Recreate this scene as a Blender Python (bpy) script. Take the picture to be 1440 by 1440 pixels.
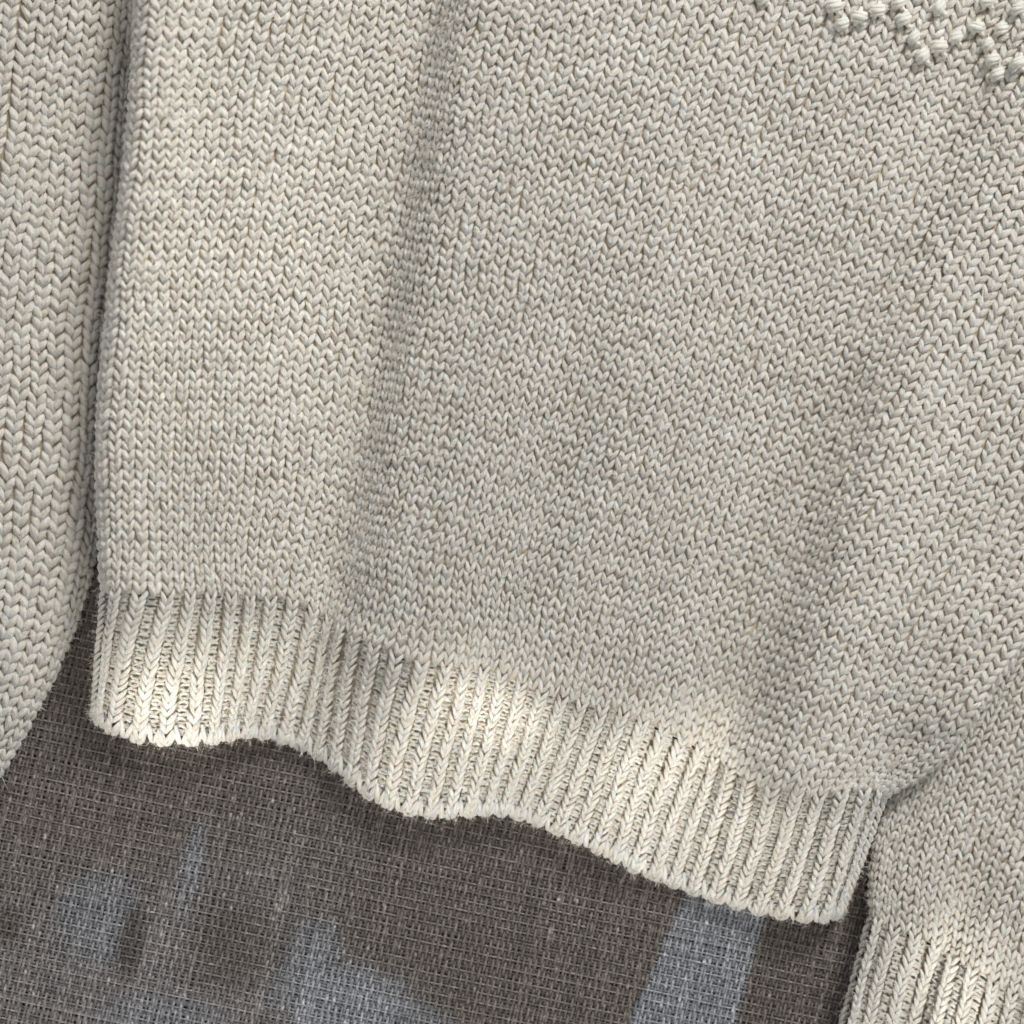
import bpy, math
import numpy as np
from mathutils import Vector

rng = np.random.default_rng(7)
PI = math.pi
# one unit of the working plan is a quarter of a millimetre: the view covers 36 x 36 cm
U = 1.0 / 4000.0
CAM_D = 2000.0                      # lens height above the cloth, in plan units
C0 = 720.0                          # plan centre

# ------------------------------------------------------------------ camera, light, exposure
scene = bpy.context.scene
for o in list(bpy.data.objects):
    bpy.data.objects.remove(o)
cam_d = bpy.data.cameras.new("camera")
cam = bpy.data.objects.new("camera", cam_d)
scene.collection.objects.link(cam)
cam.location = (0, 0, CAM_D * U)
cam_d.sensor_width = 36
cam_d.lens = 18.0 / (720.0 / CAM_D)
cam_d.clip_start = 0.01
cam_d.clip_end = 50
cam_d.dof.use_dof = True
cam_d.dof.focus_distance = (CAM_D - 62) * U
cam_d.dof.aperture_fstop = 3.2
scene.camera = cam

world = bpy.data.worlds.new("World")
scene.world = world
world.use_nodes = True
bg = world.node_tree.nodes['Background']
bg.inputs[0].default_value = (1.0, 0.98, 0.97, 1)
bg.inputs[1].default_value = 0.31

def area(name, loc, target, size, power, col):
    l = bpy.data.lights.new(name, 'AREA')
    l.energy = power; l.size = size; l.color = col
    o = bpy.data.objects.new(name, l)
    scene.collection.objects.link(o)
    o.location = loc
    o.rotation_euler = (Vector(target) - Vector(loc)).to_track_quat('-Z', 'Y').to_euler()
    return o

def plan(x, y, h=0.0):
    k = (CAM_D - h) / CAM_D
    return ((x - C0) * k * U, -(y - C0) * k * U, h * U)

def spot(name, x, y, ang, blend, power, col, off=(0.42, 0.62, 0.80), radius=0.01):
    l = bpy.data.lights.new(name, 'SPOT')
    l.energy = power; l.color = col; l.spot_size = math.radians(ang); l.spot_blend = blend
    l.shadow_soft_size = radius
    o = bpy.data.objects.new(name, l)
    scene.collection.objects.link(o)
    t = Vector(plan(x, y, 40)); p = t + Vector(off)
    o.location = p
    o.rotation_euler = (t - p).to_track_quat('-Z', 'Y').to_euler()
    return o

KEYDIR = Vector((0.38, 0.62, 0.50)).normalized()
area("window_light", tuple(KEYDIR * 1.5), (0, 0, 0), 0.36, 16.8, (1.0, 0.975, 0.945))
area("room_fill", (-1.3, 0.35, 0.75), (0, 0, 0), 0.9, 2.3, (0.86, 0.92, 1.0))
area("side_fill", (1.25, -0.55, 0.55), (0, 0, 0), 0.6, 3.4, (0.90, 0.95, 1.0))  # added cool fill that brightens the body's right edge
WARM = (1.0, 0.945, 0.85)
# added narrow spot lamps imitating patches of low sunlight on hem and cuff
for sx, sy, sa, sp in ((250, 1012, 3.2, 10), (175, 990, 3.0, 6), (285, 930, 3.8, 9), (200, 900, 3.4, 5), (375, 980, 3.4, 6),
                       (430, 930, 3.0, 4), (525, 1060, 3.4, 6), (600, 1110, 3.2, 8), (640, 1030, 3.8, 5), (690, 958, 1.9, 17),
                       (748, 978, 1.7, 13), (628, 950, 1.8, 11), (745, 1090, 3.8, 8), (850, 1120, 4.0, 9), (950, 1150, 4.0, 9),
                       (1050, 1190, 4.0, 8), (1130, 1230, 3.8, 6), (908, 1072, 2.0, 6), (1002, 1090, 1.8, 9), (872, 1040, 1.5, 5), (250, 1028, 2.0, 6),
                       (1340, 1360, 2.4, 13), (1290, 1420, 3.4, 6), (1390, 1420, 3.0, 8)):
    spot("sunlike_spot", sx, sy, sa, 1.0, sp * 2.2, WARM, off=(-0.10, -0.72, 0.72))
for sx, sy, sa, sp in ((300, 170, 9, 4), (285, 420, 7, 3), (300, 640, 8, 4)):  # wider added spots imitating sun on the left of the body
    spot("sunlike_spot", sx, sy, sa, 1.0, sp * 1.5, WARM)
scene.cycles.diffuse_bounces = 8
scene.cycles.max_bounces = 12
scene.view_settings.view_transform = 'Standard'
scene.view_settings.look = 'None'
scene.view_settings.exposure = 0.0
scene.view_settings.gamma = 1.0

# ------------------------------------------------------------------ materials
def nodes_of(name):
    m = bpy.data.materials.new(name); m.use_nodes = True
    nt = m.node_tree
    return m, nt, nt.nodes['Principled BSDF']

def yarn_material(name, lo, hi, bump=0.0006):
    m, nt, b = nodes_of(name)
    N, L = nt.nodes, nt.links
    at = N.new('ShaderNodeAttribute'); at.attribute_name = 'tint'
    uv = N.new('ShaderNodeUVMap'); uv.uv_map = 'UVMap'
    sep = N.new('ShaderNodeSeparateXYZ'); L.new(uv.outputs[0], sep.inputs[0])
    # plies twisting round the strand
    a = N.new('ShaderNodeMath'); a.operation = 'MULTIPLY'; a.inputs[1].default_value = 3 * 2 * PI
    L.new(sep.outputs[0], a.inputs[0])
    c = N.new('ShaderNodeMath'); c.operation = 'MULTIPLY_ADD'; c.inputs[1].default_value = 9.0
    L.new(sep.outputs[1], c.inputs[0]); L.new(a.outputs[0], c.inputs[2])
    s = N.new('ShaderNodeMath'); s.operation = 'SINE'; L.new(c.outputs[0], s.inputs[0])
    # fine fibres running along the strand
    mp = N.new('ShaderNodeMapping'); mp.inputs['Scale'].default_value = (16, 2.2, 1)
    mp.inputs['Rotation'].default_value = (0, 0, 0.12)
    L.new(uv.outputs[0], mp.inputs[0])
    nz = N.new('ShaderNodeTexNoise'); nz.inputs['Scale'].default_value = 1.0
    nz.inputs['Detail'].default_value = 2.0
    L.new(mp.outputs[0], nz.inputs['Vector'])
    tc = N.new('ShaderNodeTexCoord')
    n2 = N.new('ShaderNodeTexNoise'); n2.inputs['Scale'].default_value = 2600
    n2.inputs['Detail'].default_value = 2.0
    L.new(tc.outputs['Object'], n2.inputs['Vector'])
    h1 = N.new('ShaderNodeMath'); h1.operation = 'MULTIPLY_ADD'; h1.inputs[1].default_value = 0.28
    L.new(s.outputs[0], h1.inputs[0]); L.new(nz.outputs[0], h1.inputs[2])
    h2 = N.new('ShaderNodeMath'); h2.operation = 'MULTIPLY_ADD'; h2.inputs[1].default_value = 1.2
    L.new(n2.outputs[0], h2.inputs[0]); L.new(h1.outputs[0], h2.inputs[2])
    bp = N.new('ShaderNodeBump'); bp.inputs['Strength'].default_value = 0.85
    bp.inputs['Distance'].default_value = bump
    L.new(h2.outputs[0], bp.inputs['Height']); L.new(bp.outputs[0], b.inputs['Normal'])
    f = N.new('ShaderNodeMath'); f.operation = 'MULTIPLY_ADD'; f.inputs[1].default_value = 2.2
    f.inputs[2].default_value = -1.05
    L.new(nz.outputs[0], f.inputs[0])
    g = N.new('ShaderNodeMath'); g.operation = 'ADD'; g.use_clamp = True
    L.new(f.outputs[0], g.inputs[0]); L.new(at.outputs['Fac'], g.inputs[1])
    mx = N.new('ShaderNodeMix'); mx.data_type = 'RGBA'
    mx.inputs[6].default_value = (*lo, 1); mx.inputs[7].default_value = (*hi, 1)
    L.new(g.outputs[0], mx.inputs[0]); L.new(mx.outputs[2], b.inputs['Base Color'])
    b.inputs['Roughness'].default_value = 0.72
    b.inputs['Specular IOR Level'].default_value = 0.35
    b.inputs['Sheen Weight'].default_value = 0.25
    b.inputs['Subsurface Weight'].default_value = 0.45
    b.inputs['Subsurface Radius'].default_value = (1.0, 0.62, 0.34)
    b.inputs['Subsurface Scale'].default_value = 0.0011
    b.inputs['Sheen Roughness'].default_value = 0.5
    return m

M_YARN = yarn_material("cream_cotton_yarn", (0.68, 0.632, 0.545), (0.94, 0.912, 0.85))
M_KNOT = yarn_material("cream_bobble_yarn", (0.76, 0.71, 0.60), (0.92, 0.875, 0.78), 0.0004)
M_BACK, _nt, _b = nodes_of("gap_shade_backing")
_b.inputs['Base Color'].default_value = (0.75, 0.655, 0.50, 1); _b.inputs['Roughness'].default_value = 0.95  # tan backing colour paints warm shade into the gaps between stitches
_n = _nt.nodes.new('ShaderNodeTexNoise'); _n.inputs['Scale'].default_value = 900
_bp = _nt.nodes.new('ShaderNodeBump'); _bp.inputs['Distance'].default_value = 0.0006
_nt.links.new(_n.outputs[0], _bp.inputs['Height']); _nt.links.new(_bp.outputs[0], _b.inputs['Normal'])

M_FUZZ, _nt, _b = nodes_of("loose_cotton_fibre")
_b.inputs['Base Color'].default_value = (0.86, 0.82, 0.75, 1); _b.inputs['Roughness'].default_value = 0.6

def thread_material():
    m, nt, b = nodes_of("woven_upholstery_thread")
    N, L = nt.nodes, nt.links
    at = N.new('ShaderNodeAttribute'); at.attribute_name = 'dye'
    tc = N.new('ShaderNodeTexCoord')
    nz = N.new('ShaderNodeTexNoise'); nz.inputs['Scale'].default_value = 1900; nz.inputs['Detail'].default_value = 3
    L.new(tc.outputs['Object'], nz.inputs['Vector'])
    mr = N.new('ShaderNodeMapRange'); mr.inputs[1].default_value = 0.3; mr.inputs[2].default_value = 0.7
    mr.inputs[3].default_value = 0.55; mr.inputs[4].default_value = 1.45
    L.new(nz.outputs[0], mr.inputs[0])
    mx = N.new('ShaderNodeMix'); mx.data_type = 'RGBA'; mx.blend_type = 'MULTIPLY'; mx.inputs[0].default_value = 1
    L.new(at.outputs['Color'], mx.inputs[6]); L.new(mr.outputs[0], mx.inputs[7])
    L.new(mx.outputs[2], b.inputs['Base Color'])
    bp = N.new('ShaderNodeBump'); bp.inputs['Distance'].default_value = 0.0003
    L.new(nz.outputs[0], bp.inputs['Height']); L.new(bp.outputs[0], b.inputs['Normal'])
    b.inputs['Roughness'].default_value = 0.85
    b.inputs['Sheen Weight'].default_value = 0.15
    return m
M_THREAD = thread_material()
M_UNDER, _nt, _b = nodes_of("upholstery_ground")
_b.inputs['Base Color'].default_value = (0.055, 0.046, 0.038, 1); _b.inputs['Roughness'].default_value = 1

# ------------------------------------------------------------------ mesh helpers
def to_world(P):
    P = np.asarray(P, float)
    k = (CAM_D - P[..., 2]) / CAM_D
    out = np.empty_like(P)
    out[..., 0] = (P[..., 0] - C0) * k
    out[..., 1] = -(P[..., 1] - C0) * k
    out[..., 2] = P[..., 2]
    return out * U

def empty(name, parent=None, **props):
    o = bpy.data.objects.new(name, None)
    scene.collection.objects.link(o)
    o.empty_display_size = 0.01
    o.parent = parent
    for k, v in props.items(): o[k] = v
    return o

def mesh_obj(name, V, F, mat, parent=None, tint=None, dye=None, uv=None, world=True, **props):
    """V (n,3) plan coordinates, F (m,4) or (m,3) indices."""
    W = to_world(V) if world else V
    me = bpy.data.meshes.new(name)
    n, (m, k) = len(W), F.shape
    me.vertices.add(n); me.vertices.foreach_set('co', W.astype(np.float32).ravel())
    me.loops.add(m * k); me.loops.foreach_set('vertex_index', F.astype(np.int32).ravel())
    me.polygons.add(m)
    me.polygons.foreach_set('loop_start', np.arange(0, m * k, k, dtype=np.int32))
    me.polygons.foreach_set('use_smooth', np.ones(m, bool))
    if uv is not None:
        l = me.uv_layers.new(name='UVMap')
        l.data.foreach_set('uv', uv.astype(np.float32).ravel())
    if tint is not None:
        a = me.attributes.new('tint', 'FLOAT', 'POINT'); a.data.foreach_set('value', tint.astype(np.float32))
    if dye is not None:
        a = me.attributes.new('dye', 'FLOAT_COLOR', 'POINT')
        a.data.foreach_set('color', np.concatenate([dye, np.ones((len(dye), 1))], 1).astype(np.float32).ravel())
    me.update(calc_edges=True)
    me.materials.append(mat)
    o = bpy.data.objects.new(name, me)
    scene.collection.objects.link(o)
    o.parent = parent
    for kk, v in props.items(): o[kk] = v
    return o

def tubes(C, Nrm, R, sides=8, squash=1.0, uvlen=1.0):
    """C (n,k,3) centre lines, Nrm (n,k,3) surface normals, R (n,k) radii."""
    n, k, _ = C.shape
    T = np.gradient(C, axis=1)
    T /= np.linalg.norm(T, axis=2, keepdims=True) + 1e-9
    B = np.cross(T, Nrm); B /= np.linalg.norm(B, axis=2, keepdims=True) + 1e-9
    M = np.cross(B, T)
    th = np.arange(sides) * 2 * PI / sides
    ring = (np.cos(th)[None, None, :, None] * B[:, :, None, :] +
            squash * np.sin(th)[None, None, :, None] * M[:, :, None, :])
    V = C[:, :, None, :] + R[:, :, None, None] * ring            # n,k,s,3
    idx = np.arange(n * k * sides).reshape(n, k, sides)
    nx = np.roll(idx, -1, axis=2)
    F = np.stack([idx[:, :-1], nx[:, :-1], nx[:, 1:], idx[:, 1:]], -1).reshape(-1, 4)
    u0 = np.arange(sides) / sides; u1 = u0 + 1.0 / sides
    vv = np.linspace(0, uvlen, k)
    uvq = np.zeros((n, k - 1, sides, 4, 2))
    uvq[..., 0, 0] = u0; uvq[..., 1, 0] = u1; uvq[..., 2, 0] = u1; uvq[..., 3, 0] = u0
    uvq[..., 0, 1] = vv[:-1, None]; uvq[..., 1, 1] = vv[:-1, None]
    uvq[..., 2, 1] = vv[1:, None]; uvq[..., 3, 1] = vv[1:, None]
    uvq += (rng.random((n, 1, 1, 1, 2)) * 40).round(0) * np.array([1.0, 1.37])
    return V.reshape(-1, 3), F, uvq.reshape(-1, 2)

def pinterp(x, xp, fp):
    """monotone-ish cubic (Catmull/Hermite) interpolation, fp (...,) along axis 0"""
    xp = np.asarray(xp, float); fp = np.asarray(fp, float)
    x = np.clip(x, xp[0], xp[-1])
    j = np.clip(np.searchsorted(xp, x, side='right') - 1, 0, len(xp) - 2)
    d = np.gradient(fp, xp, axis=0)
    h = xp[j + 1] - xp[j]; t = (x - xp[j]) / h
    if fp.ndim > 1: t = t[..., None]; h = h[..., None]
    t2, t3 = t * t, t * t * t
    return (fp[j] * (2 * t3 - 3 * t2 + 1) + fp[j + 1] * (-2 * t3 + 3 * t2) +
            d[j] * h * (t3 - 2 * t2 + t) + d[j + 1] * h * (t3 - t2))

def sstep(a, b, x):
    t = np.clip((x - a) / (b - a), 0, 1); return t * t * (3 - 2 * t)

_ph = rng.random((16, 3)) * 2 * PI
def wob(x, y, lam, k=0):
    v = 0
    for q in range(4):
        a = _ph[(k * 4 + q) % 16]
        an = a[0]
        v = v + np.sin((x * np.cos(an) + y * np.sin(an)) * 2 * PI / (lam * (0.7 + 0.25 * q)) + a[1] * 3)
    return v / 2.2

# ------------------------------------------------------------------ the surfaces the knitting follows
def off(phi):
    phi = np.abs(phi)
    return np.where(phi < PI / 2, 1 - np.cos(np.minimum(phi, PI / 2)), 1 + phi - PI / 2)

class Patch:
    """Maps (wale i, row v) to the plan. v > 0 plain knitting upward from the seam, v < 0 ribbing."""
    def __init__(s, guides, seam, bottom, H, rowpx, vmax, ilast, left_edge=True, right_edge=True,
                 hem_rows=19, rel=1.0, kph=0.8, en=3, floor=None, kr=None):
        s.di, s.dv = 0.25, 0.25
        s.i0 = -1.6 if left_edge else 0.0
        s.i1 = ilast + (1.6 if right_edge else 0)
        s.v0 = -(hem_rows + 1.8) if bottom is not None else -1.0
        s.v1 = vmax
        ii = np.arange(s.i0, s.i1 + 1e-6, s.di); vv = np.arange(s.v0, s.v1 + 1e-6, s.dv)
        s.ii, s.vv = ii, vv
        # wrap of the side edges
        c = ii.copy(); drop = np.zeros_like(ii)
        ph3 = off(np.array(en * kph))
        if left_edge:
            m = ii < en; ph = ii * kph
            c = np.where(ii < 0, off(ph) / kph, off(ii * kph) / kph + 0.5708 / kph * (1 - np.exp(-np.maximum(ii, 0) / 6)) + 0 * c)
            c = np.where(ii > ilast / 2, ii, c)
            drop = np.where(ph < PI / 2, np.sin(np.clip(ph, -PI / 2, PI / 2)) - 1, drop)
        if right_edge:
            kr = kr or kph
            jj = ilast - ii; ph = jj * kr
            cj = np.where(jj < 0, off(ph) / kr, off(ph) / kr + 0.5708 / kr * (1 - np.exp(-np.maximum(jj, 0) / 6)))
            c = np.where(jj < ilast / 2, ilast - cj, c)
            drop = np.where((jj < 4) & (ph < PI / 2), np.sin(np.clip(ph, -PI / 2, PI / 2)) - 1, drop)
        gi = np.array([g[0] for g in guides], float)
        si = np.array([q[0] for q in seam], float); sp = np.array([q[1:] for q in seam], float)
        gseam = np.array([g[1][0] for g in guides], float)
        gl = []
        for g in guides:
            p = np.array(g[1], float)
            L = np.concatenate([[0], np.cumsum(np.hypot(*np.diff(p, axis=0).T))])
            gl.append((L, p))
        X = np.zeros((len(vv), len(ii), 3))
        for r, v in enumerate(vv):
            if v >= 0 or bottom is None:
                sd = max(v, -1.0) * rowpx
                D = np.array([[pinterp(np.array(max(sd, 0)), L, p[:, 0]) - p[0, 0],
                               pinterp(np.array(max(sd, 0)), L, p[:, 1]) - p[0, 1]] for L, p in gl])
                if sd < 0:
                    D = D + np.array([[(p[0] - p[1])[0], (p[0] - p[1])[1]] / np.hypot(*(p[0] - p[1])) * -sd for L, p in gl])
                def place(cc):
                    w = math.exp(-max(sd, 0) / 110.0)
                    q = w * pinterp(cc, si, sp) + (1 - w) * pinterp(cc, gi, gseam) + pinterp(cc, gi, D)
                    return q
                fi = np.linspace(0, ilast, 500)
                q = place(fi); h = H(q[:, 0], q[:, 1])
                dl = np.hypot(*np.diff(q, axis=0).T); dh = np.abs(np.diff(h))
                rho = np.sqrt(1 + (dh / np.maximum(dl, 1e-3)) ** 2)
                rho = 1 + (rho - 1) * sstep(0, 150, sd) * rel * (0.5 + (2.2 if ilast == 80 else 0) * np.exp(-((fi[1:] - 27) / 9) ** 2))
                Wc = np.concatenate([[0], np.cumsum(rho)]); Wc *= ilast / Wc[-1]
                cc = np.interp(c, Wc, fi)
                q = place(cc)
            else:
                bi = np.array([q[0] for q in bottom], float); bp = np.array([q[1:] for q in bottom], float)
                top = pinterp(c, si, sp); bot = pinterp(c, bi, bp)
                ph = (hem_rows + v) * 0.87
                fr = 1 - off(np.array(ph)) / off(np.array(hem_rows * 0.87))
                q = top + (bot - top) * fr
            X[r, :, :2] = q
            hh = H(q[:, 0], q[:, 1])
            fl = floor(q[:, 0], q[:, 1]) if floor else 0.0
            z = hh + drop * (hh - fl) * 0.46
            if bottom is not None and v < -(hem_rows - 2):
                ph = (hem_rows + v) * 0.87
                if ph < PI / 2: z = z + (math.sin(max(ph, -PI / 2)) - 1) * hh * 0.44
            X[r, :, 2] = np.maximum(z, 2.0)
        s.X = X
        s.hem_rows = hem_rows
        gu = np.gradient(X, axis=1) / s.di; gv = np.gradient(X, axis=0) / s.dv
        s.wid = np.linalg.norm(gu, axis=2); s.hei = np.linalg.norm(gv, axis=2)
        n = np.cross(gu, gv)      # plan y points down
        n = -n
        n[..., 2] = n[..., 2]
        l = np.linalg.norm(n, axis=2, keepdims=True) + 1e-9
        n = n / l
        # plan is left-handed (y down): make the normal point outward
        flip = np.sign(np.sum(n * np.array([0, 0, 1.0]), axis=2).mean())
        s.N = n * flip
    def samp(s, A, i, v):
        fi = np.clip((i - s.i0) / s.di, 0, A.shape[1] - 1.001); fv = np.clip((v - s.v0) / s.dv, 0, A.shape[0] - 1.001)
        a = fi.astype(int); b = fv.astype(int); u = fi - a; w = fv - b
        if A.ndim == 3: u = u[..., None]; w = w[..., None]
        return (A[b, a] * (1 - u) * (1 - w) + A[b, a + 1] * u * (1 - w) + A[b + 1, a] * (1 - u) * w + A[b + 1, a + 1] * u * w)
    def at(s, i, v, z):
        P = s.samp(s.X, i, v); N = s.samp(s.N, i, v)
        N = N / (np.linalg.norm(N, axis=-1, keepdims=True) + 1e-9)
        return P + N * z[..., None], N

# ---- folds of the body, height of the cloth above the sofa in plan units
def valley_x(y):
    return np.where(y < 860, 612 - 0.157 * y, 477 - 0.22 * (y - 860))

def H_body(x, y):
    xv = valley_x(y)
    h = 46 + 0 * x
    xe = np.interp(y, [0, 250, 450, 600, 800, 1000], [194, 178, 152, 140, 143, 133])
    h = h + (40 + 46 * sstep(800, 250, y)) * np.exp(-((x - xe - 10) / 75) ** 2) * (1 - 0.5 * sstep(850, 1030, y))
    xr = 400 - 0.13 * y
    h = h + 46 * np.exp(-((x - xr + 20) / 135) ** 2) * (1 - 0.55 * sstep(880, 1030, y))
    d = x - (xv + 30)
    amp = 46 - 12 * sstep(100, 900, y)
    amp = amp * (1 - 0.45 * sstep(880, 1060, y))
    st = 0.5 * (1 + np.tanh(d / 28)) * np.exp(-(np.maximum(d - 50, 0) / 300) ** 2)
    h = h + amp * st
    h = h - 16 * np.exp(-((d + 40) / 32) ** 2)
    # second soft fold low on the right
    x2 = 1200 - (y - 500) * 0.31 + 0.00025 * (y - 500) ** 2 * (y < 500)
    a2 = sstep(150, 760, y) * (1 - 0.7 * sstep(1080, 1180, y))
    d2 = x - x2
    h = h - 26 * a2 * np.exp(-((d2 + 22) / 60) ** 2) + 30 * a2 * np.exp(-((d2 - 85) / 68) ** 2)
    # pinch above the right end of the hem, swell at the right edge
    xr_ = np.interp(y, [600, 770, 900, 962, 1036, 1088, 1118, 1150, 1210, 1290], [1620, 1520, 1440, 1400, 1350, 1300, 1245, 1233, 1195, 1178])
    h = h + 30 * np.exp(-((x - xr_ + 12) / 70) ** 2)
    h = h + 14 * np.exp(-(((x - 1340) / 90) ** 2 + ((y - 900) / 120) ** 2))
    # long gentle fold through the middle
    x3 = 1000 - (y - 300) * 0.33
    h = h + 17 * np.exp(-((x - x3) / 70) ** 2) * sstep(150, 500, y)
    x5 = 820 - (y - 600) * 0.34
    h = h - 12 * np.exp(-((x - x5) / 50) ** 2) * sstep(480, 700, y) * sstep(960, 860, y)
    x4 = 1330 - (y - 200) * 0.36
    h = h - 16 * np.exp(-((x - x4) / 52) ** 2) + 10 * np.exp(-((x - x4 - 100) / 60) ** 2)
    # slight ripples fanning out of the hem
    h = h + 5.5 * np.cos((x + 0.34 * (y - 900) - 40) * 2 * PI / 175.0) * sstep(250, 800, y) * sstep(540, 680, x) * sstep(1180, 1060, x)
    # hem thins out to its lower edge
    yb = np.interp(x, [133, 180, 250, 300, 340, 430, 490, 545, 620, 700, 780, 900, 1000, 1100, 1180, 1245],
                   [1015, 1035, 1040, 1040, 1030, 1050, 1095, 1132, 1143, 1140, 1165, 1225, 1262, 1288, 1292, 1200])
    e = sstep(230, 0, yb - y)
    h = h * (1 - 0.42 * e) + 6 * np.exp(-((yb - y - 205) / 32) ** 2)
    # little scallops where the hem ripples
    h = h + 9 * e * np.cos((x - 290) * 2 * PI / 300.0)
    h = h + 2.2 * wob(x, y, 210, 0) + 1.0 * wob(x, y, 70, 1)
    return np.maximum(h, 16)

purl_top = [183, 222, 255, 283, 312, 340, 368, 398, 428, 453, 472, 491, 514, 542, 574, 610, 641, 669, 694, 721, 750, 779,
            807, 836, 864, 891, 918, 944, 970, 995, 1018, 1043, 1071, 1104, 1137, 1168, 1200, 1228]
top_y = np.interp(purl_top, [183, 222, 312, 398, 440, 491, 512, 542, 572, 610, 641, 694, 720, 779, 863, 918, 996, 1043, 1071,
                             1104, 1138, 1168, 1199, 1232],
                  [832, 836, 832, 840, 855, 888, 900, 911, 925, 931, 935, 941, 953, 975, 996, 1017, 1056, 1086, 1102, 1112,
                   1118, 1117, 1112, 1108])
purl_bot = [147, 178, 214, 253, 288, 314, 336, 360, 384, 411, 436, 458, 480, 504, 530, 560, 591, 620, 647, 673, 695, 718,
            743, 769, 797, 824, 851, 877, 905, 933, 960, 990, 1021, 1052, 1082, 1112, 1144, 1167]
bot_y = np.interp(purl_bot, [133, 147, 180, 214, 253, 300, 345, 380, 430, 470, 504, 545, 591, 620, 700, 742, 780, 822, 900, 1000,
                             1052, 1100, 1143, 1180],
                  [1012, 1022, 1036, 1041, 1043, 1042, 1032, 1036, 1053, 1078, 1108, 1134, 1144, 1146, 1142, 1152, 1167, 1186,
                   1226, 1263, 1278, 1288, 1293, 1291])
seam = [(0, 147, 832)] + [(3 + 2 * k, purl_top[k], top_y[k]) for k in range(38)] + [(80, 1243, 1118)]
bottom = [(0, 133, 1006)] + [(3 + 2 * k, purl_bot[k], bot_y[k]) for k in range(38)] + [(80, 1181, 1284)]
guides = [
    (0, [(147, 832), (143, 780), (140, 700), (140, 600), (152, 450), (165, 330), (178, 220), (188, 100), (194, 0), (200, -100)]),
    (3, [(183, 832), (186, 700), (190, 560), (203, 400), (222, 250), (240, 100), (254, 0), (266, -100)]),
    (13, [(326, 836), (336, 700), (360, 500), (400, 300), (440, 100), (462, 0), (482, -100)]),
    (23, [(478, 882), (508, 750), (546, 550), (592, 330), (640, 100), (664, 0), (686, -110)]),
    (43, [(736, 962), (805, 780), (880, 580), (960, 350), (1040, 140), (1100, -10), (1140, -120)]),
    (61, [(993, 1056), (1080, 860), (1180, 640), (1300, 380), (1420, 140), (1500, -20), (1550, -130)]),
    (69, [(1100, 1112), (1210, 900), (1330, 680), (1460, 430), (1600, 170), (1690, 0), (1750, -120)]),
    (80, [(1243, 1118), (1300, 1088), (1350, 1036), (1400, 960), (1440, 898), (1520, 770), (1640, 560), (1800, 280), (1960, 0), (2000, -120)]),
]
def on_sleeves(x, y):
    # where the body rests on a sleeve its rolled edge ends on the sleeve, not on the sofa
    return 38 * sstep(1225, 1270, x) * sstep(1160, 1110, y) + 50 * sstep(300, 240, x) * sstep(840, 760, y)
BODY = Patch(guides, seam, bottom, H_body, 14.2, 86, 80, floor=on_sleeves, kr=1.25)

# ---- left sleeve: lies beside the body, its right edge tucked against it
def H_left(x, y):
    h = 30 + 14 * np.exp(-((x - 0) / 55) ** 2) - 14 * sstep(80, 180, x + (y - 300) * 0.06)
    h = h + 3 * wob(x, y, 190, 2)
    return h * (1 - 0.25 * sstep(900, 1080, y))
gl = [
    (0, [(-350, 1075), (-310, 960), (-270, 780), (-240, 560), (-200, 280), (-165, 0), (-150, -120)]),
    (10, [(-135, 1115), (-84, 1000), (-40, 850), (-16, 600), (20, 300), (62, 0), (76, -115)]),
    (14, [(-72, 1128), (-18, 1020), (40, 880), (76, 660), (104, 300), (138, 0), (150, -110)]),
    (17, [(-30, 1135), (32, 1032), (84, 930), (128, 800), (140, 700), (150, 560), (172, 300), (192, 0), (202, -100)]),
]
LEFT = Patch(gl, [(g[0], g[1][0][0], g[1][0][1]) for g in gl], None, H_left, 15.6, 90, 17, left_edge=False, rel=0.5, kph=0.55)

# ---- right sleeve with its cuff, coming out from under the body
def H_right(x, y):
    h = 38 + 0 * x
    xf = 1360 + (1245 - y) * 0.44
    d = x - xf
    h = h + 13 * np.exp(-((d + 70) / 55) ** 2) - 9 * np.exp(-((d - 5) / 24) ** 2) + 13 * np.exp(-((d - 75) / 50) ** 2)
    h = h + 2 * wob(x, y, 150, 3)
    return np.maximum(h * (1 - 0.66 * sstep(1270, 1090, y)), 9)
rp = [1249, 1276, 1303, 1330, 1357, 1384, 1410, 1436, 1462, 1488, 1514]
ry = [1300, 1310, 1320, 1336, 1352, 1366, 1384, 1402, 1418, 1430, 1442]
seam_r = [(0, 1227, 1288)] + [(3 + 2 * k, rp[k], ry[k]) for k in range(11)] + [(26, 1550, 1455)]
bot_r = [(0, 1165, 1520)] + [(3 + 2 * k, 1188 + 27 * k, 1535 + 12 * k) for k in range(11)] + [(26, 1490, 1670)]
gr = [
    (0, [(1227, 1288), (1224, 1250), (1229, 1200), (1244, 1150), (1285, 1060), (1340, 950), (1420, 800)]),
    (5, [(1276, 1310), (1283, 1250), (1303, 1170), (1340, 1070), (1385, 970), (1430, 880), (1490, 760)]),
    (13, [(1384, 1366), (1402, 1290), (1435, 1190), (1480, 1080), (1530, 970), (1590, 850), (1640, 740)]),
    (26, [(1550, 1455), (1590, 1370), (1650, 1260), (1720, 1130), (1780, 1000), (1840, 880), (1900, 760)]),
]
RIGHT = Patch(gr, seam_r, bot_r, H_right, 12.8, 38, 26, hem_rows=21, rel=0.6)

# ------------------------------------------------------------------ stitches
LX = np.array([0.01, 0.07, 0.15, 0.235, 0.32, 0.39, 0.43])
LY = np.array([-0.30, -0.03, 0.22, 0.47, 0.72, 0.96, 1.18])
LZ = np.array([-3.2, -0.2, 1.6, 2.2, 1.4, -0.6, -3.6])
LR = np.array([0.48, 0.86, 1.04, 1.08, 1.00, 0.76, 0.36])

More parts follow.
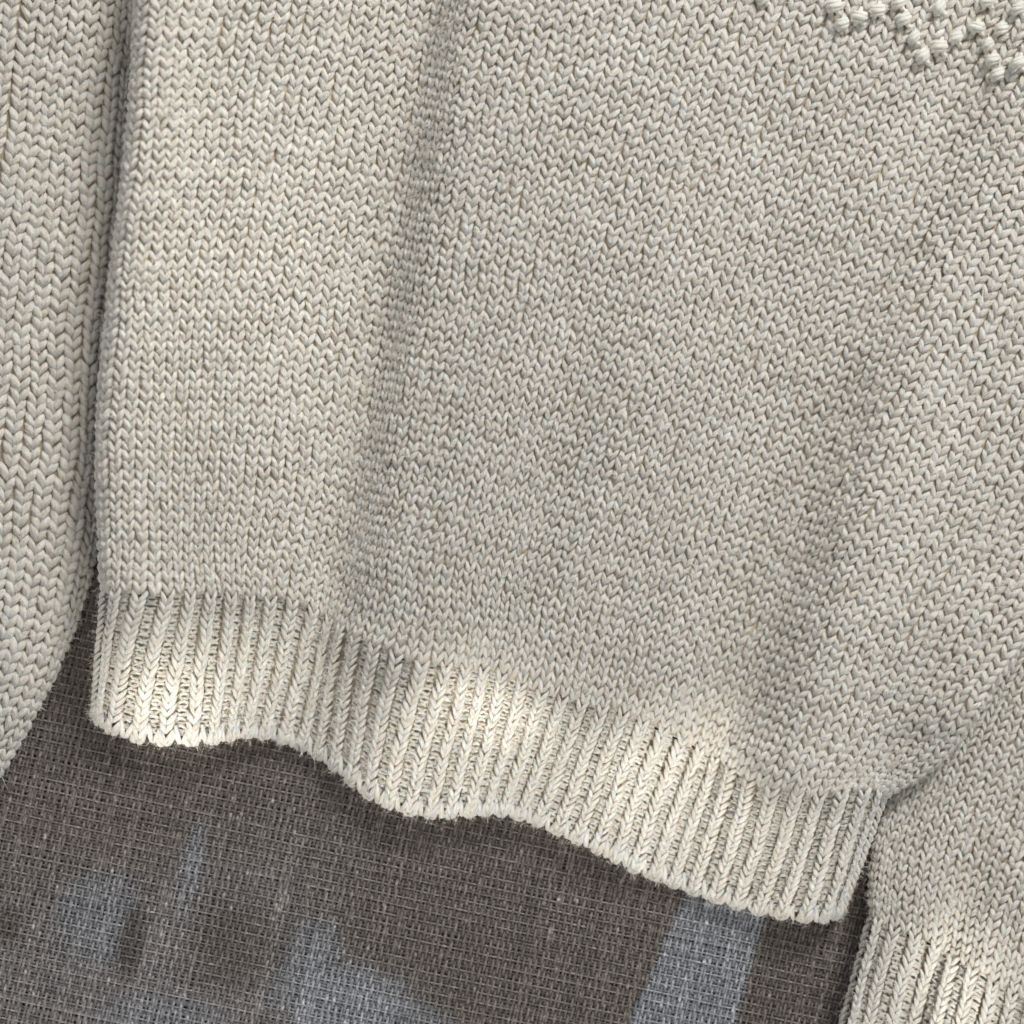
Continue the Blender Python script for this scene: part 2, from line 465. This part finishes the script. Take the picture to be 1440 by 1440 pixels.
def inside(P, m=55):
    c = P[:, P.shape[1] // 2]
    return (c[:, 0] > -m) & (c[:, 0] < 1440 + m) & (c[:, 1] > -m) & (c[:, 1] < 1440 + m)

def legs(patch, wale, rows, lat, vert, zadd, rad, rcap, zs=1.0, jit=1.0, sides=8):
    """the two legs of every stitch of one wale"""
    n = len(rows)
    out = []
    for sgn in (-1, 1):
        j = rng.normal(0, 1, (n, 6)) * jit * 1.5
        ic = wale + j[:, 0:1] * 0.022 + sgn * LX[None] * lat * (1 + j[:, 1:2] * 0.05)
        vc = rows[:, None] + (LY[None] - 0.5) * vert * (1 + j[:, 2:3] * 0.05) + 0.5 + j[:, 3:4] * 0.045 + sgn * 0.03
        za = zadd(np.abs(ic - wale)) if callable(zadd) else zadd
        z = LZ[None] * zs * rad / 4.4 + za + j[:, 4:5] * 0.35
        wi = 0.10 * np.sin(rows * 0.31 + wale * 0.25) + 0.04 * np.sin(rows * 0.83 - wale * 0.5) + 0.02 * np.sin(rows * 0.9 + wale * 2.1)
        wv = 0.14 * np.sin(wale * 0.37 + rows * 0.11) + 0.10 * np.sin(wale * 1.13 + rows * 0.23) 
        ic = ic + wi[:, None]; vc = vc + wv[:, None]
        P, N = patch.at(ic, vc, z)
        w = patch.samp(patch.wid, np.full(n, float(wale)), rows + .5)
        hgt = patch.samp(patch.hei, np.full(n, float(wale)), rows + .5)
        rr = np.clip(np.minimum(w / 20.0, hgt / 13.2 * 1.1), 0.72, rcap)
        R = LR[None] * rad * rr[:, None] * (1 + j[:, 5:6] * 0.06)
        out.append((P, N, R))
    P = np.concatenate([o[0] for o in out]); N = np.concatenate([o[1] for o in out]); R = np.concatenate([o[2] for o in out])
    return P, N, R

CREW = []   # surface points for the loose fibres
def knit_obj(name, P, N, R, parent, sides=8, squash=1.0, keep=None, base=0.5, **props):
    k = inside(P) if keep is None else keep
    if k.sum() < 3: return None
    P, N, R = P[k], N[k], R[k]
    V, F, uv = tubes(P, N, R, sides, squash)
    t = np.clip(base + rng.normal(0, 0.13, len(P)), 0, 1)
    tint = np.repeat(t, P.shape[1] * sides)
    mid = P.shape[1] // 2
    CREW.append(np.concatenate([P[:, mid] + N[:, mid] * R[:, mid, None] * 0.8, N[:, mid],
                                P[:, mid + 1] - P[:, mid - 1]], 1))
    return mesh_obj(name, V, F, M_YARN, parent, tint=tint, uv=uv, **props)

def backing(name, patch, vlo, vhi, depth, parent, pad=120, **props):
    sel_v = (patch.vv >= vlo - 1e-6) & (patch.vv <= vhi + 1e-6)
    X = patch.X[sel_v] - patch.N[sel_v] * depth
    X[..., 2] = np.maximum(X[..., 2], 1.0)
    X = X[::2, ::2]
    a, b, _ = X.shape
    idx = np.arange(a * b).reshape(a, b)
    F = np.stack([idx[:-1, :-1], idx[:-1, 1:], idx[1:, 1:], idx[1:, :-1]], -1).reshape(-1, 4)
    V = X.reshape(-1, 3)
    c = V[F].mean(1)
    k = (c[:, 0] > -pad) & (c[:, 0] < 1440 + pad) & (c[:, 1] > -pad) & (c[:, 1] < 1440 + pad)
    F = F[k]
    used = np.unique(F); rm = np.zeros(len(V), int); rm[used] = np.arange(len(used))
    return mesh_obj(name, V[used], rm[F], M_BACK, parent, **props)

sweater = empty("sweater", label="cream cotton knitted sweater with ribbed hem and bobble pattern, on brown woven fabric",
                category="sweater")

body = backing("body_panel", BODY, -0.5, 86, 1.2, sweater)
hem = backing("hem_band", BODY, -20.6, -0.25, 7.6, sweater, label="ribbed hem band along the bottom edge")

# bobbles: centre, plus the stitches they replace
bob_px = [(1173, 8), (1184, 33), (1208, 24), (1234, 15), (1263, 3), (1271, 27), (1285, 53), (1297, 78), (1321, 66), (1344, 53),
          (1321, 10), (1373, 38), (1390, 62), (1396, 84), (1403, 104), (1432, 88), (1432, 12), (1388, 2), (1073, -3), (1408, 40)]

for i in range(-1, 82):
    rows = np.arange(0, 85).astype(float)
    P, N, R = legs(BODY, i, rows, 1.0, 1.0, 0.3, 4.1, 1.12)
    keep = inside(P)
    # drop the ones hidden under a bobble
    c = P[:, 3, :2]
    knit_obj("stitch_column", P, N, R, body, keep=keep, base=0.5)

def rib_profile(lat):
    return lambda d: 4.2 - 4.6 * (d / lat) ** 2

def ribbing(patch, parent, nrib, ilast, first=2, cuff=False, rib_name="rib"):
    H = patch.hem_rows
    for k in range(-1, nrib):
        i = first + 2 * k
        rows = -np.arange(1, H + 1.2).astype(float)
        P, N, R = legs(patch, i, rows, 1.20, 1.12, rib_profile(0.62), 3.75, 1.12, jit=0.8, zs=0.55)
        knit_obj(rib_name, P, N, R, parent, base=0.62)
        # purl loops in the trough to the right of this rib: little sideways arcs
        ic = i + 1
        if ic > ilast: continue
        rows = -np.arange(0, H - 1.0).astype(float)
        n = len(rows)
        tx = np.linspace(-0.36, 0.36, 5)[None]
        outP, outN, outR = [], [], []
        for ph, sg in ((0.0, 1), (0.5, -1)):
            j = rng.normal(0, 1, (n, 3))
            ii = ic + tx + j[:, 0:1] * 0.03
            vv = rows[:, None] - 0.5 + ph + sg * 0.28 * (1 - (tx / 0.36) ** 2) - sg * .14 + j[:, 1:2] * 0.04
            z = -6.2 + (2.4 if ph == 0 else 1.2) * (1 - (tx / 0.36) ** 2) + j[:, 2:3] * 0.3
            P, N = patch.at(ii, vv, z)
            outP.append(P); outN.append(N); outR.append(np.tile(np.array([2.2, 2.8, 3.0, 2.8, 2.2]), (n, 1)))
        P = np.concatenate(outP); N = np.concatenate(outN); R = np.concatenate(outR)
        knit_obj("purl_column", P, N, R, parent, sides=6, base=0.6)

ribbing(BODY, hem, 40, 80)

# rolled cast-on edge: slanted loops over the lower rim
def rim(patch, parent, i0, i1):
    H = patch.hem_rows
    ic = np.arange(i0, i1, 0.5)
    n = len(ic)
    t = np.linspace(0, 1, 7)[None]
    j = rng.normal(0, 1, (n, 4))
    sg = np.where(np.arange(n) % 2 == 0, 1, -1)[:, None]
    ii = ic[:, None] + sg * (t - 0.5) * 0.7 + j[:, 0:1] * 0.06
    vv = -(H - 2.6) - t * 3.2 + j[:, 1:2] * 0.12
    z = -1.0 + 3.2 * np.sin(t * PI) + j[:, 2:3] * 0.5
    P, N = patch.at(ii, vv, z)
    R = np.tile(np.array([1.8, 3.0, 3.7, 3.9, 3.7, 3.0, 1.8]), (n, 1)) * (1 + 0.1 * j[:, 3:4])
    knit_obj("cast_on_edge", P, N, R, parent, base=0.7)
rim(BODY, hem, -1, 81)

# ---- sleeves
sl = backing("sleeve", LEFT, -1, 90, 1.2, sweater, label="left sleeve lying beside the body")
for i in range(0, 19):
    P, N, R = legs(LEFT, i, np.arange(-1, 88).astype(float), 1.0, 1.0, 0.3, 4.65, 1.15)
    knit_obj("stitch_column", P, N, R, sl, base=0.5)
sr = backing("sleeve", RIGHT, -0.5, 38, 1.2, sweater, label="right sleeve with ribbed cuff coming out from under the body")
for i in range(-1, 28):
    P, N, R = legs(RIGHT, i, np.arange(0, 37).astype(float), 1.0, 1.0, 0.3, 3.8, 1.12)
    knit_obj("stitch_column", P, N, R, sr, base=0.45)
cuff = backing("cuff", RIGHT, -22.6, -0.25, 7.4, sweater, label="ribbed cuff of the right sleeve")
ribbing(RIGHT, cuff, 12, 26)

# ---- bobbles
def bobble(px, py):
    h = float(H_body(np.array([px * 1.0]), np.array([py * 1.0]))[0])
    a = math.radians(-10 + rng.normal(0, 22))
    ca, sa = math.cos(a), math.sin(a)
    rad = rng.uniform(7.6, 9.2)
    Ps, Ns, Rs = [], [], []
    nw = 3
    K = 9
    for q in range(nw):
        f = (q - (nw - 1) / 2) / (nw / 2)                 # -0.8 .. 0.8 along the bobble
        rr = rad * math.sqrt(max(1 - f * f * 0.75, 0.2))
        t = np.linspace(-0.1, 1.1, K) * PI
        lx = np.cos(t) * rr * 1.0 + rng.normal(0, .3)
        lz = np.sin(t) * rr * 1.25
        ly = np.full(K, f * rad * 0.75) + (t - PI / 2) * 1.6 + rng.normal(0, .3)
        X = px + lx * ca - ly * sa; Y = py + lx * sa + ly * ca; Z = h + 5.0 + lz
        P = np.stack([X, Y, Z], 1)
        nn = P - np.array([px, py, h]); nn /= np.linalg.norm(nn, axis=1, keepdims=True)
        Ps.append(P); Ns.append(nn); Rs.append(rng.uniform(4.0, 4.8) * np.sin(np.linspace(0.5, PI - 0.5, K)) ** 0.5)
    # the tails by which the bobble grows out of the rows below and above it
    for tx, ty in ((0.75, 1.0), (-0.55, 0.9), (0.35, -1.0)):
        t = np.linspace(0, 1, K)
        X = px + rad * tx * (0.3 + 1.15 * t) + rng.normal(0, .5); Y = py + rad * ty * (0.35 + 1.25 * t)
        Z = h + 1.0 + rad * 0.95 * (1 - t ** 1.6)
        P = np.stack([X, Y, Z], 1)
        Ps.append(P); Ns.append(np.tile(np.array([0, 0, 1.0]), (K, 1))); Rs.append(4.1 * np.sin(np.linspace(0.9, PI - 0.35, K)) ** 0.6)
    P, N, R = np.array(Ps), np.array(Ns), np.array(Rs)
    V, F, uv = tubes(P, N, R, 8)
    # soft core so no gap shows between the wraps
    th, pz = np.meshgrid(np.linspace(0, 2 * PI, 13), np.linspace(0, PI / 2, 5))
    cr = rad * 0.93
    S = np.stack([px + cr * np.cos(th) * np.cos(pz), py + cr * np.sin(th) * np.cos(pz), h + 5 + cr * np.sin(pz)], -1)
    idx = np.arange(S.shape[0] * S.shape[1]).reshape(S.shape[:2]) + len(V)
    F2 = np.stack([idx[:-1, :-1], idx[:-1, 1:], idx[1:, 1:], idx[1:, :-1]], -1).reshape(-1, 4)
    uv = np.concatenate([uv, np.tile(np.array([[0, 0], [.1, 0], [.1, .1], [0, .1]]), (len(F2), 1))])
    V = np.concatenate([V, S.reshape(-1, 3)]); F = np.concatenate([F, F2])
    mesh_obj("bobble", V, F, M_KNOT, sweater, tint=np.full(len(V), 0.95), uv=uv)
for p in bob_px:
    bobble(*p)

# ---- loose fibres standing off the yarn
S = np.concatenate(CREW)
def fibres(S, n, lmin, lmax, w):
    k = rng.integers(0, len(S), n)
    p = S[k, :3] + rng.normal(0, 2.4, (n, 3)); nn = S[k, 3:6]; tt = S[k, 6:9]
    tt = tt / (np.linalg.norm(tt, axis=1, keepdims=True) + 1e-9)
    d = nn * rng.uniform(0.05, 0.6, (n, 1)) + tt * rng.normal(0, .8, (n, 1)) + rng.normal(0, .5, (n, 3))
    d /= np.linalg.norm(d, axis=1, keepdims=True)
    L = rng.uniform(lmin, lmax, n)[:, None] * np.where(nn[:, 2:3] < 0.6, 0.55, 1.0)
    bend = rng.normal(0, .6, (n, 3)); bend2 = rng.normal(0, .4, (n, 3))
    K = 4
    t = np.linspace(0, 1, K)[None, :, None]
    P = p[:, None] + (d[:, None] * t + bend[:, None] * t ** 2 + bend2[:, None] * np.sin(t * 6) * .3) * L[:, None, None][:, :, 0]
    P[..., 2] = np.maximum(P[..., 2], 1.5)
    T = np.gradient(P, axis=1)
    side = np.cross(T, nn[:, None] + rng.normal(0, .5, (n, 1, 3)))
    side /= np.linalg.norm(side, axis=2, keepdims=True) + 1e-9
    R = (np.array([1, 1, .8, .3]) * w)[None, :, None]
    V = np.stack([P - side * R, P + side * R], 2)                 # n,K,2,3
    idx = np.arange(n * K * 2).reshape(n, K, 2)
    F = np.stack([idx[:, :-1, 0], idx[:, :-1, 1], idx[:, 1:, 1], idx[:, 1:, 0]], -1).reshape(-1, 4)
    return V.reshape(-1, 3), F
V, F = fibres(S, 100000, 4, 9.5, 0.28)
V2, F2 = fibres(S, 4500, 7, 15, 0.22)
mesh_obj("fuzz", np.concatenate([V, V2]), np.concatenate([F, F2 + len(V)]), M_FUZZ, sweater, kind="stuff")

# ------------------------------------------------------------------ the woven upholstery below
gx, gy = np.meshgrid(np.linspace(-300, 1740, 18), np.linspace(-300, 1740, 18))
gv = np.stack([gx, gy, np.full_like(gx, -5.0)], -1).reshape(-1, 3)
gidx = np.arange(18 * 18).reshape(18, 18)
gF = np.stack([gidx[:-1, :-1], gidx[:-1, 1:], gidx[1:, 1:], gidx[1:, :-1]], -1).reshape(-1, 4)[:, ::-1]
sofa = mesh_obj("sofa_fabric", gv, gF, M_UNDER, None, kind="structure",
                label="brown grey woven upholstery under the sweater")

BROWN = np.array([0.162, 0.140, 0.124]); BLUE = np.array([0.290, 0.305, 0.330]); MAUVE = np.array([0.240, 0.224, 0.222])
def print_colour(x, y):
    """pattern printed on the cloth: a straight pale stripe and soft leaf shapes"""
    n = wob(x, y, 60, 1) * 0.25 + wob(x, y, 23, 2) * 0.15
    c = np.tile(BROWN, x.shape + (1,))
    def mix(c, col, f): return c * (1 - f[..., None]) + col * f[..., None]
    l = 960 - (y - 1265) * 0.43; r = 1076 - (y - 1290) * 0.28
    f = sstep(-5, 5, x - l + n * 5) * sstep(5, -5, x - r + n * 5)
    c = mix(c, BLUE, f * 0.9)
    def blob(cx, cy, a, b, rot, soft=.5):
        dx, dy = x - cx, y - cy; ca, sa = math.cos(rot), math.sin(rot)
        u = (dx * ca + dy * sa) / a; v = (-dx * sa + dy * ca) / b
        return sstep(1 + soft, 1 - soft, np.sqrt(u * u + v * v) + n * 0.25)
    c = mix(c, MAUVE, sstep(1210, 1400, y + 0.35 * x + n * 30) * sstep(560, 330, x + n * 40) * 0.75)
    c = mix(c, MAUVE, blob(60, 1330, 150, 120, 0.0, .6) * 0.5)
    c = mix(c, BLUE * 0.86, blob(140, 1290, 56, 60, 0.1, .5) * 0.75)
    c = mix(c, BLUE * 0.95, blob(268, 1225, 15, 62, 0.25) * 0.75)
    c = mix(c, MAUVE * 1.08, blob(238, 1320, 24, 80, 0.3, .5) * 0.7)
    c = mix(c, BLUE * 1.05, blob(490, 1420, 105, 62, 0.35, .45) * 0.9)
    c = mix(c, BLUE * 0.9, blob(440, 1335, 34, 42, 0.3, .5) * 0.7)
    c = mix(c, BLUE * 1.0, blob(230, 1440, 90, 40, 0.1, .5) * 0.6)
    c = mix(c, BLUE * 0.8, blob(590, 1432, 50, 20, 0.1, .5) * 0.5)
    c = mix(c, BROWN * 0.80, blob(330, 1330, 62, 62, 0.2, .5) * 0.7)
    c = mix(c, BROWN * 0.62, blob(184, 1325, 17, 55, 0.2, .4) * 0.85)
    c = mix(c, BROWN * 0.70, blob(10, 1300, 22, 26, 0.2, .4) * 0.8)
    c = mix(c, BROWN * 1.25, blob(85, 1160, 120, 70, 0, .7) * 0.4)
    return c

WD = np.array([math.cos(0.215), math.sin(0.215)])        # weft runs gently down to the right
PD = np.array([-0.262, 1.0]); PD /= np.hypot(*PD)        # warp leans
ORG = np.array([0.0, 760.0])
Minv = np.linalg.inv(np.stack([WD, PD], 1))
corners = np.array([[-60, 770], [1500, 770], [-60, 1500], [1500, 1500]]) - ORG
ab = corners @ Minv.T
a0, a1 = ab[:, 0].min(), ab[:, 0].max(); b0, b1 = ab[:, 1].min(), ab[:, 1].max()
WP = 4.7; TP = 4.55
na = int((a1 - a0) / WP); nb = int((b1 - b0) / TP)
print("warps", na, "wefts", nb)

def hidden(x, y):
    yb = np.interp(x, [0, 150, 151, 180, 300, 340, 430, 545, 700, 780, 900, 1000, 1100, 1180, 1230, 1231, 1500],
                   [700, 770, 960, 975, 980, 970, 990, 1070, 1080, 1105, 1165, 1200, 1228, 1200, 1110, 1360, 1500])
    left = (x < 60) & (y < 960 - x * .9)
    return (y < yb) | left | (x < -50) | (x > 1480) | (y > 1490)

def slub(n, k, rate, soft):
    """random thick, pale stretches along n threads with k samples"""
    r = rng.random((n, k)); m = (r < rate).astype(float)
    ker = np.exp(-np.linspace(-2, 2, soft) ** 2)
    return np.clip(np.apply_along_axis(lambda q: np.convolve(q, ker, 'same'), 1, m), 0, 1.2)

def lay(C, R, col):
    """threads as rounded ridges: crown and two flanks, only where the cloth shows"""
    n, k, _ = C.shape
    T = np.gradient(C[..., :2], axis=1); T /= np.linalg.norm(T, axis=2, keepdims=True)
    B = np.stack([-T[..., 1], T[..., 0], np.zeros((n, k))], -1)
    Z = np.array([0, 0, 1.0])
    prof = ((-1.0, -0.75), (-0.55, 0.62), (0.55, 0.62), (1.0, -0.75))
    V = np.stack([C + B * (R * a)[..., None] + Z * (R * b)[..., None] for a, b in prof], 2)
    idx = np.arange(n * k * 4).reshape(n, k, 4)
    F = np.stack([idx[:, :-1, :-1], idx[:, :-1, 1:], idx[:, 1:, 1:], idx[:, 1:, :-1]], -1).reshape(-1, 4)
    V = V.reshape(-1, 3); dye = np.repeat(col.reshape(-1, 3), 4, axis=0)
    c = V[F[:, 0]]
    F = F[~hidden(c[:, 0], c[:, 1])]
    used = np.unique(F); rm = np.zeros(len(V), int); rm[used] = np.arange(len(used))
    return V[used], rm[F], dye[used]

# warp threads: over and under pairs of dark picks
nr = nb // 3
ks = nr * 6                                                   # six samples to each row of picks
bb = np.linspace(b0, b0 + nb * TP, ks + 1)
A = a0 + (np.arange(na) + 0.5) * WP + rng.normal(0, 0.45, na)
drift = np.cumsum(rng.normal(0, 0.17, (na, ks + 1)), 1); drift -= drift.mean(1, keepdims=True)
drift = np.clip(drift, -1.1, 1.1)
aa = A[:, None] + drift
px = ORG[0] + aa * WD[0] + bb[None] * PD[0]; py = ORG[1] + aa * WD[1] + bb[None] * PD[1]
kk = np.arange(ks + 1)
row = kk // 6
flip = rng.random((na, nr + 2)) < 0.10                        # the odd float
par = np.where(((row[None] + np.arange(na)[:, None]) % 2 == 0) ^ flip[:, row], 1, -1)
cross = np.array([0, 0.8, 1.0, 1.0, 0.8, 0])[kk % 6][None] * par
z = -0.4 + 1.7 * cross
sl_ = slub(na, ks + 1, 0.012, 4)
R = (1.95 + rng.normal(0, .25, (na, 1)) + 0.8 * sl_ + rng.normal(0, .10, px.shape))
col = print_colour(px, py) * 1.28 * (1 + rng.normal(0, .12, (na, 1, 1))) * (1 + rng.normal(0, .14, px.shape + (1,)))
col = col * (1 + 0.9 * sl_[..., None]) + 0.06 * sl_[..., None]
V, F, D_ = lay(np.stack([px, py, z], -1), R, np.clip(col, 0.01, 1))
mesh_obj("warp_threads", V, F, M_THREAD, sofa, dye=D_, kind="stuff")

# weft threads: two dark picks that run together, then a thin pale one
ks = na * 2
al = np.linspace(a0, a0 + na * WP, ks + 1)
kind = np.arange(nb) % 3
Bc = b0 + (np.arange(nb) + 0.5) * TP + rng.normal(0, 0.25, nb) + np.where(kind == 2, 0.15, 0)
drift = np.cumsum(rng.normal(0, 0.09, (nb, ks + 1)), 1)
drift -= drift.mean(1, keepdims=True); drift = np.clip(drift, -1.2, 1.2)
bb2 = Bc[:, None] + drift
px = ORG[0] + al[None] * WD[0] + bb2 * PD[0]; py = ORG[1] + al[None] * WD[1] + bb2 * PD[1]
kk = np.arange(ks + 1)
rw = (np.arange(nb) // 3)[:, None]
cross = np.where(kk % 2 == 1, 1.0, 0.0)[None] * np.where((rw + (kk // 2)[None]) % 2 == 0, -1, 1)
thin = (kind == 2)[:, None]
z = np.where(thin, 1.5 + 0.5 * np.sin(kk[None] * 1.1 + rw), -1.0 + 1.2 * cross)
sl_ = slub(nb, ks + 1, 0.006, 4)
R = np.where(thin, 0.95 + rng.normal(0, .15, px.shape) + .4 * sl_, 2.25 + rng.normal(0, .2, px.shape) + 0.5 * sl_)
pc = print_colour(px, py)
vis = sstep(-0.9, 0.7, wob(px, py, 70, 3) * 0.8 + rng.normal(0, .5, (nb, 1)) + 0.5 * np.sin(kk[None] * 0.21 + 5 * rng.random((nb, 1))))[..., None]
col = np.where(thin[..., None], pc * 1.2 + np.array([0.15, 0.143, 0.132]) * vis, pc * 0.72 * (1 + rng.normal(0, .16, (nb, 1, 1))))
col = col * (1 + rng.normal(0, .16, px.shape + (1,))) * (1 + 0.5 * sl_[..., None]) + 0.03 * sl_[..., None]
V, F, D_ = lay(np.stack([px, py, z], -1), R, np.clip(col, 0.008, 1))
mesh_obj("weft_threads", V, F, M_THREAD, sofa, dye=D_, kind="stuff")

tot = sum(len(o.data.polygons) * 2 for o in bpy.data.objects if o.type == 'MESH')
print("triangles", tot, "objects", len(bpy.data.objects))
